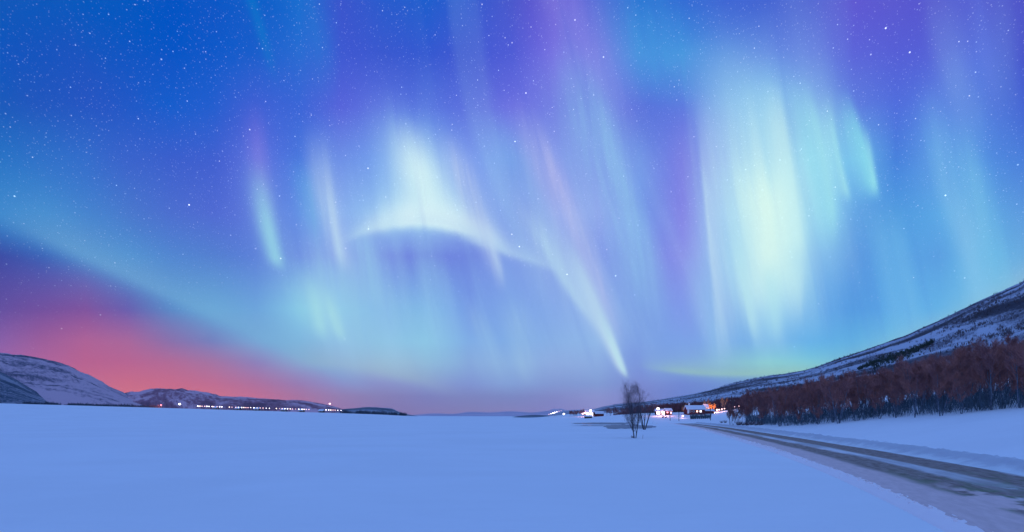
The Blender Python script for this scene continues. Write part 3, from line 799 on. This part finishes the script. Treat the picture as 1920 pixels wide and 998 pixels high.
# merged far-off woods: every tree a few ribbons
def scatter(name, pts, mat, label, cat, H, W_, n, rib, seed):
    r = random.Random(seed); V_ = []; F_ = []
    for (p, s_) in pts:
        for i in range(n):
            a = r.uniform(0, 6.28); rr = r.random() ** .5 * W_ * .5 * s_
            b_ = Vector((p.x + rr*math.cos(a)*.5, p.y + rr*math.sin(a)*.5, p.z - .3))
            L = H * s_ * r.uniform(.55, 1.0) * (1 - .3 * rr / (W_ * .5 * s_))
            e = Vector((p.x + rr*math.cos(a)*1.15, p.y + rr*math.sin(a)*1.15, p.z + L))
            m_ = b_.lerp(e, r.uniform(.5, .75)); w = rib * s_ * r.uniform(.6, 1.3) / 2
            an = r.uniform(0, 3.14); sd = Vector((math.cos(an), math.sin(an), 0)) * w
            k = len(V_); V_ += [b_, m_ - sd, m_ + sd, e]; F_ += [(k, k+1, k+3, k+2)]
    o = mesh(name, V_, F_, mat); return tag(o, label, cat, kind='stuff')
M_SCRUB = simple('hill scrub', (.07,.065,.085), (.12,.10,.12), .02)
M_SCRUBR = simple('reddish hill scrub', (.22,.075,.08), (.12,.06,.075), .03)
M_SPRUCE = simple('spruce green', (.02,.04,.035), (.035,.06,.045), .1)
pts, ptsr = [], []
scatter('undergrowth', [(on_ground(px, d), rf.uniform(.6, 1.2)) for px, d in ug], M_SHRUBB, 'blue grey undergrowth of bare stems between the trunks of the wood', 'undergrowth', 2.7, 2.8, 12, .09, 9)
r3 = random.Random(5)
for i in range(15000):
    px = r3.uniform(1150, 2300); t = r3.random() ** 1.1
    v = fbm(px / 960 * 6.0, t * 9.0, 31, 4)
    keep = .08 + 1.5 * max(0, v + .03)
    if r3.random() < keep:
        (ptsr if (t < .16 + .05 * v and px < 1800) else pts).append((hill_point(px, t), r3.uniform(.5, 1.15)))
scatter('hillside_scrub', pts, M_SCRUB, 'bare grey scrub dotted over the snowy hillside', 'scrub', 4.2, 3.4, 7, .42, 1)
pts = []
for i in range(2600):
    px = rf.uniform(-420, 300) if i < 2300 else rf.uniform(640, 760)
    d = 520 + 38 * rf.random()
    if fbm(px * .03, d * .05, 44) > -.12 - .1 * (px < 110): pts.append((on_ground(px, d), rf.uniform(.35, .9)))
scatter('shore_wood', pts, simple('shore scrub', (.04,.06,.09), (.08,.10,.14), .02), 'dark low wood along the foot of the left hill at the far edge of the plain', 'wood', 6.5, 6.0, 12, .5, 7)
pts = []
for i in range(1500):
    px = 1235 + 300 * r3.random(); 
    d0 = 330 if px > 1300 else 345
    pts.append((on_ground(px, d0 + 60 * r3.random() ** .8), r3.uniform(.7, 1.1)))
for i in range(420):
    px = 1150 + 90 * r3.random(); pts.append((on_ground(px, 352 + 30 * r3.random()), r3.uniform(.8, 1.2) * (.14 + .62 * (px - 1150) / 90)))
for i in range(3200):
    px = r3.uniform(1300, 2300); t = .10 * r3.random()
    pts.append((hill_point(px, t), r3.uniform(.8, 1.2)))
scatter('birch_wood', pts + ptsr, M_SCRUBR, 'far reddish bare birch wood along the foot of the hillside', 'wood', 8.5, 5.0, 16, .42, 2)
pts = []
for i in range(420):
    k = r3.random(); px = 1610 + 140 * k
    t = .42 + .12 * k + r3.gauss(0, .022) * (.4 + 1.8 * math.sin(k * math.pi)) + .02 * fbm(px * .05, 3)
    pts.append((hill_point(px, t), r3.uniform(.45, .95)))
scatter('spruce_wood', pts, M_SPRUCE, 'dark green spruce belt halfway up the snowy hillside', 'wood', 6, 4.5, 10, .6, 3)

# ------------------------------------------------------------------ buildings and lamps
M_ROOFSNOW = snow_mat('roof snow', (.74,.76,.86), .3)
def lamp_light(loc, power, col, r=.4):
    l = bpy.data.lights.new('lamp_light', 'POINT'); l.energy = power; l.color = col; l.shadow_soft_size = r
    o = bpy.data.objects.new('lamp_light', l); COL.objects.link(o); o.location = loc
    return o
def house(name, loc, rz_, L, D, Hw, Hr, wall, label, wins=(), chimney=None, cat='house', eave=.35, door=None, group=None):
    """gabled house; local x along the ridge, -y faces the viewer; wins: (x, z, w, h, material)"""
    e = empty(name, loc, rz_)
    m_ = MB(); h = L / 2; d = D / 2
    m_.add([(-h,-d,-.8),(h,-d,-.8),(h,d,-.8),(-h,d,-.8),(-h,-d,Hw),(h,-d,Hw),(h,d,Hw),(-h,d,Hw),(-h,0,Hw+Hr),(h,0,Hw+Hr)],
           [(0,1,5,4),(2,3,7,6),(1,2,6,9,5),(3,0,4,8,7),(4,5,9,8),(6,7,8,9)])
    m_.build('wall', wall, e)
    r_ = MB(); k = Hr / d
    for s_ in (-1, 1):
        y1 = s_ * (d + eave); z1 = Hw - eave * k
        r_.add([(-h-eave,0,Hw+Hr+.05),(h+eave,0,Hw+Hr+.05),(h+eave,y1,z1+.05),(-h-eave,y1,z1+.05),
                (-h-eave,0,Hw+Hr+.40),(h+eave,0,Hw+Hr+.40),(h+eave,y1,z1+.32),(-h-eave,y1,z1+.32)],
               [(0,1,2,3),(7,6,5,4),(3,2,6,7),(0,3,7,4),(1,5,6,2)])
    ro = r_.build('roof', M_ROOFSNOW, e)
    if chimney is not None:
        c = MB(); c.box(chimney-.35, chimney+.35, -.3, .3, Hw+Hr-.3, Hw+Hr+1.7); c.build('chimney', M_WHITE, ro)
    for (x, z, w, hh, mt) in wins:
        f = MB(); y = -d
        f.box(x-w/2-.10, x+w/2+.10, y-.07, y-.003, z+hh, z+hh+.1); f.box(x-w/2-.10, x+w/2+.10, y-.09, y-.003, z-.1, z)
        f.box(x-w/2-.10, x-w/2, y-.06, y-.003, z, z+hh); f.box(x+w/2, x+w/2+.10, y-.06, y-.003, z, z+hh)
        fo = f.build('window', M_WHITE, e)
        pn = MB(); pn.box(x-w/2, x+w/2, y-.04, y-.005, z, z+hh); pn.build('pane', mt, fo)
    if door is not None:
        dm = MB(); dm.box(door-.5, door+.5, -d-.06, -d-.004, 0, 2.05); dm.build('door', M_WHITE, e)
    tag(e, label, cat, group)
    return e
def lamp_post(loc, H, r, glowm, label, group=None, cat='street lamp', arm=.9):
    e = empty('street_lamp', loc)
    pm = MB(); pm.tube([(0,0,-.5),(0,0,H*.6),(0,0,H)], [.10,.08,.06], 6); pm.build('pole', M_METAL, e)
    am = MB(); am.tube([(0,0,H-.05),(0,-arm*.6,H+.15),(0,-arm,H+.15)], [.05,.045,.04], 5); am.build('arm', M_METAL, e)
    hm = MB(); hm.ball((0,-arm,H+.0), r, 10, 6, .8); hm.build('lamp_head', glowm, e, True)
    return tag(e, label, cat, group)

M_LAMPY = glow('warm lamp glow', (1.0, .72, .50), 4)
# --- the village across the plain (left)
VG = 'lamps of the village across the plain'
VLB = 'tiny lamp in the long row of village lights under the pink sky'
# lights read off along the shore: x, relative size
lights = [(372,1.4),(376,1.2),(380,1.0),(385,1.1),(389,1.2),(393,1.0),(399,1.3),(402,.9),(408,.7),(413,1.0),(417,1.0),
          (431,.9),(436,.6),(443,1.0),(448,.5),(454,1.1),(458,1.1),(462,1.0),(466,.9),(471,.5),(477,1.0),(483,.4),(489,.8),(494,1.0),(500,.5),(506,.6),
          (519,1.0),(525,.4),(530,1.1),(535,.9),(540,1.0),(545,1.0),(549,1.0),(555,.5),(561,.9),(567,1.0),(571,1.1),(575,1.1),(580,1.1),
          (612,1.1),(617,1.0),(621,1.1),(625,1.0),(629,.9),(634,.6),(640,.5)]
base = None
lr = random.Random(4)
for i, (px, s_) in enumerate(lights):
    g_ = on_ground(px, 470 + lr.uniform(-4, 4))
    if base is None: base = {}
    kind_ = (i * 7) % 5 % 3
    if kind_ not in base:
        base[kind_] = lamp_post(g_, 2.6, .42, (M_LAMP, M_LAMPP, M_LAMPY)[kind_], VLB, VG); o = base[kind_]
    else:
        o = copy_tree(base[kind_]); o.location = g_
    o.scale = (1, 1, 1)
    k = .55 + .5 * s_
    for ch in o.children:
        if ch.name.startswith('lamp_head'): ch.scale = (k, k, k); ch.location = (0, .9 * (k - 1), 2.6 * (1 - k))
CG = 'dark cabins between the village lamps'
for px in (405, 447, 482, 532, 566, 603):
    house('cabin', on_ground(px, 486 + lr.uniform(0, 5)), lr.uniform(-.2, .2), lr.uniform(3.6, 5), 4, 1.7, 1.2, M_DARKWOOD,
          'small snow roofed cabin among the white village lamps on the far shore', [(-1.4, .9, .9, .9, M_GLASS_DARK), (1.5, .9, .9, .9, M_GLASS_DARK)], group=CG, cat='cabin')
lamp_post(on_ground(338, 468), 4.0, .95, M_LAMP, 'single bright white lamp left of the village row, near the hill foot')
g_ = on_ground(303, 500)
lamp_post(g_, 3.0, .7, M_LAMPR, 'small red lamp at the foot of the left hill')
lamp_post(on_ground(619, 500), 9.0, 1.0, M_LAMPP, 'pinkish lamp high on its pole above the right end of the village row')
lamp_light(on_ground(303, 520) + Vector((0, 0, 6)), 9000, (1, .15, .1), 1)
for px in (400, 460, 540, 570):
    lamp_light(on_ground(px, 560) + Vector((0, 0, 14)), 9000, (1, .25, .2), 2)

# --- the shore houses right of the middle
sh = 'SHORE'
for px, d, k in ((1029, 420, .5), (1033, 420, .6), (1037, 418, .9), (1040, 418, .9), (1044, 420, .6), (1048, 424, .5), (1052, 430, .4)):
    g_ = on_ground(px, d); e = lamp_post(g_, 3.0 + (px - 1029) * .10, k * .6, M_LAMPP if px in (1029, 1048, 1052) else M_LAMP,
        'small lamp in the slanting string of lights where the right shore begins', 'string of lamps where the right shore begins')
lamp_post(on_ground(1057, 380), 2.6, .75, M_LAMP, 'lone round white lamp on the shore between the string of lights and the glowing shed')
g_ = on_ground(1105, 395)
house('shed', g_, .1, 7.0, 5, 2.9, 1.6, M_REDWALL, 'small red shed with brightly glowing front among reddish trees on the far shore',
      [(-2.0, .3, 2.2, 2.3, M_WINW), (.9, .3, 2.6, 2.3, M_WINW)], cat='shed')
lamp_post(on_ground(1107, 385), 4.2, .9, M_LAMP, 'large white lamp above the glowing red shed on the far shore')
lamp_post(on_ground(1097, 385), 2.6, .9, M_LAMPP, 'low pinkish lamp beside the glowing red shed on the far shore')
lamp_post(on_ground(1092, 388), 2.2, .6, M_LAMPP, 'smallest pinkish lamp left of the glowing red shed on the far shore')
lamp_light(on_ground(1095, 382) + Vector((0, 0, 3)), 2600, (1, .35, .3))
lamp_light(on_ground(1104, 380) + Vector((0, 0, 4)), 1800, (1, .42, .32))
house('hut', on_ground(1103, 300), .0, 4.2, 2.6, 1.0, .5, M_DARKWOOD, 'low dark hut standing by itself on the snow in front of the glowing shed', cat='hut', eave=.15)
house('barn', on_ground(1123, 345), .1, 5.6, 4, 1.9, 1.3, M_REDWALL, 'dull red barn with pale snowy roof left of the hedge of bare trees', cat='barn')
ST = 'dark bare tree beside the dull red barn on the far shore'
for px, d, k, sc in ((1138, 338, 1, .52), (1142, 340, 3, .62), (1145, 336, 5, .5), (1114, 345, 2, .42)):
    forest_tree(k, on_ground(px, d), rf.uniform(0, 6), sc, ST, 'trees beside the dull red barn')
for px, d, k, sc in ((1088, 402, 1, .55), (1091, 400, 3, .6), (1094, 403, 0, .62), (1099, 404, 6, .62)):
    forest_tree(k, on_ground(px, d), rf.uniform(0, 6), sc, 'bare tree lit red by the lamps of the glowing shed', 'trees lit red behind the glowing shed')
for i in range(10):
    px = 1068 + i * 1.6
    forest_tree(rf.randrange(7), on_ground(px, 410 + rf.uniform(0, 8)), rf.uniform(0, 6), rf.uniform(.4, .55), 'dark bare tree in the clump left of the glowing shed', 'clump of trees left of the glowing shed')
for i in range(26):
    px = 1152 + i * 3.1
    forest_tree(rf.randrange(7), on_ground(px, 335 - i * .9 + rf.uniform(-4, 4)), rf.uniform(0, 6), rf.uniform(.28, .42) + i * .013, 'dark bare tree in the long hedge of trees behind the lone birch', 'hedge of trees behind the lone birch')

# --- floodlit yard and the red house
g_ = on_ground(1238, 288)
house('shed', g_, -.15, 5.4, 4.0, 2.0, .9, M_REDWALL, 'blazing white floodlit shed left of the red house', [(-1.3, .15, 1.9, 1.6, M_WINW), (1.3, .15, 1.6, 1.5, M_WINW)], cat='shed')
lamp_post(on_ground(1233, 282), 3.8, .8, M_LAMP, 'largest white floodlight on the left corner of the floodlit shed')
lamp_post(on_ground(1241, 280), 2.2, .7, M_LAMPP, 'white floodlight with a pink tinge in front of the floodlit shed')
lamp_light(on_ground(1236, 276) + Vector((0, 0, 3.0)), 900, (1, .42, .34))
g_ = on_ground(1252, 286)
house('garage', g_, .1, 3.6, 3.4, 2.2, 1.1, M_REDWALL, 'small bright red garage right of the floodlit shed', [(1.0, .6, .9, 1.0, M_LAMPP), (-.9, 1.0, .8, .6, M_LAMPR)], cat='garage')
lamp_light(on_ground(1249, 278) + Vector((0, 0, 2.0)), 900, (1, .35, .35))

gh = on_ground(1302, 285); gh.z += .45
house('farmhouse', gh, -.06, 9.6, 6.0, 2.3, 1.9, M_REDWALL, 'long dark red farmhouse with snowy roof, white chimney and two lit windows',
      [(-3.1, .8, .8, .8, M_GLASS_DARK), (-1.3, .8, .8, .8, M_GLASS_DARK), (.6, .75, .8, .85, M_WINO), (2.5, .7, 1.0, 1.0, M_WINW)],
      chimney=-2.9, door=-4.2)
house('annex', on_ground(1327, 288), -.06, 5.6, 4, 1.4, .7, M_REDWALL, 'low dark annex joined to the right end of the farmhouse', cat='annex')
house('cottage', on_ground(1324, 305), .3, 3.6, 4, 2.6, 1.6, M_WHITE, 'pale cottage peeping out behind the right end of the farmhouse', [(-1.0, 1.6, .8, 1.0, M_GLASS_DARK), (1.4, 1.6, .8, 1.0, M_GLASS_DARK)])
e = lamp_post(on_ground(1280, 268), .9, .6, M_LAMPP, 'low pinkish garden lamp on the snow before the left end of the farmhouse', cat='garden lamp', arm=.2)
lamp_light(on_ground(1279, 265) + Vector((0, 0, 1.4)), 160, (1, .55, .6))
M_CROWNLIT = simple('lamplit birch twigs', (.55,.30,.16), (.42,.2,.1), .8)  # lighter orange twig colour, lamplight painted into the crowns
def lit_tree(px, d, seed, H, label, tw=900, spread=.3):
    t = make_tree('birch_tree', on_ground(px, d), seed, H, M_BLUEBARK, M_CROWNLIT, stems=3, spread=spread, levels=3, twigs=tw, tw_len=.8, tw_w=.09, crown_lo=.2, r0=.1, bend=.25, kids=8)
    return tag(t, label, 'tree')
lit_tree(1334.5, 296, 71, 5.0, 'round bare tree glowing orange in lamplight right of the farmhouse', 2600, .38)
lamp_light(on_ground(1334, 291) + Vector((0, 0, 2.4)), 2600, (1, .36, .10), .5)
lamp_light(on_ground(1337, 296) + Vector((1.5, 0, 2.0)), 700, (1, .36, .10), .5)
lit_tree(1321, 314, 72, 6.6, 'bare tree with dim pink tinge rising behind the pale cottage', 900)
lamp_light(on_ground(1320, 305) + Vector((0, 0, 6.5)), 260, (1, .35, .25), .5)
lit_tree(1355, 315, 73, 7.4, 'bare tree with faint pink glow above the lit lane', 900)
lamp_light(on_ground(1354, 306) + Vector((0, 0, 4.5)), 420, (1, .4, .35), .5)
lit_tree(1283, 290, 74, 3.8, 'dark bare tree leaning over the left gable of the farmhouse', 700)
lit_tree(1287, 294, 75, 4.6, 'taller bare tree behind the left gable of the farmhouse', 700)
LG = 'lamps along the lit lane right of the farmhouse'
for px, d, r_ in ((1344, 292, .55), (1348, 292, .45), (1353, 294, .4), (1358, 296, .35), (1377, 300, .25), (1385, 300, .3), (1396, 300, .3)):
    lamp_post(on_ground(px, d), 1.5, r_, M_LAMPP, 'low lamp along the lit lane right of the farmhouse', LG, arm=.3)
for px in (1344, 1352, 1360, 1384, 1395):
    lamp_light(on_ground(px, 291) + Vector((0, 0, 2.0)), 260, (1, .55, .6), .3)

def parked_car(loc, rz_, label):
    e = empty('parked_car', loc, rz_)
    b_ = MB()
    prof = [(-2.1,.35),(-2.15,.75),(-1.9,.98),(-1.2,1.02),(-.75,1.42),(.75,1.45),(1.45,1.0),(2.05,.85),(2.15,.4)]
    n = len(prof)
    vs_ = [(x, -.82, z) for x, z in prof] + [(x, .82, z) for x, z in prof]
    b_.add(vs_, [tuple(range(n))[::-1], tuple(range(n, 2*n))] + [(i, (i+1) % n, n + (i+1) % n, n + i) for i in range(n)])
    b_.build('body', simple('dark car paint', (.03,.03,.04), (.04,.04,.05), 1, rough=.35, spec=.5), e)
    for sx in (-1.35, 1.35):
        for sy in (-1, 1):
            w = MB(); w.tube([(sx, sy*.72, .33), (sx, sy*.9, .33)], [.33, .33], 14); w.build('wheel', M_DARKWOOD, e)
    wn = MB()
    for sy in (-1, 1): wn.add([(-1.0, sy*.825, 1.02), (1.15, sy*.825, 1.02), (.7, sy*.825, 1.36), (-.7, sy*.825, 1.34)], [(0,1,2,3)])
    wn.build('window', M_GLASS_DARK, e)
    return tag(e, label, 'car')
parked_car(on_ground(1391, 290), .1, 'dark parked car before the lit lane left of the wood')

def pole(loc, H, label, group):
    e = empty('utility_pole', loc)
    a_ = MB(); a_.tube([(0,0,-.5),(0,0,H*.5),(.03,0,H)], [.16,.14,.11], 8); a_.build('pole', M_POLE, e)
    c = MB(); c.box(-.8, .8, -.06, .06, H-.6, H-.48); co_ = c.build('crossarm', M_POLE, e)
    for x in (-.7, 0, .7):
        i_ = MB(); i_.tube([(x,0,H-.48),(x,0,H-.25)], [.05,.03], 6); i_.build('insulator', M_WHITE, co_)
    return tag(e, label, 'utility pole', group)
pole(ground_at(1256.5, 789), 5.5, 'thin dark pole on the snow right of the small red garage', None)
pole(ground_at(1273, 790), 5.0, 'thin dark pole on the snow below the pinkish garden lamp', None)
pole(ground_at(1332, 788.5), 5.2, 'dark pole at the right end of the row of bushes below the farmhouse', None)
pole(ground_at(1374, 790), 7.6, 'tallest dark pole, beside the slender trees at the wood\'s left end', None)

# roadside marker stakes and tufts poking through the snow
def stake(px, row, H, label):
    a_ = MB(); a_.tube([(0,0,-.2),(.02,.0,H*.5),(.05,0,H)], [.02,.018,.014], 5)
    o = a_.build('stake', M_POLE, None, loc=ground_at(px, row)); tag(o, label, 'stake')
stake(1205, 823, .55, 'short dark stake in the snow just right of the lone birch')
stake(1224, 795, .9, 'small dark stake between the many-stemmed shrub tree and the start of the road')

# ------------------------------------------------------------------ thin night haze
m = bpy.data.materials.new('thin haze'); m.use_nodes = True; m.node_tree.nodes.clear()
v_ = m.node_tree.nodes.new('ShaderNodeVolumePrincipled'); v_.inputs['Density'].default_value = 2e-5; v_.inputs['Color'].default_value = (.85,.87,.95,1)
o_ = m.node_tree.nodes.new('ShaderNodeOutputMaterial'); m.node_tree.links.new(v_.outputs[0], o_.inputs['Volume'])
hb = MB(); hb.box(-12500, 12500, -12500, 12500, -2, 450)
tag(hb.build('haze', m), kind='stuff')
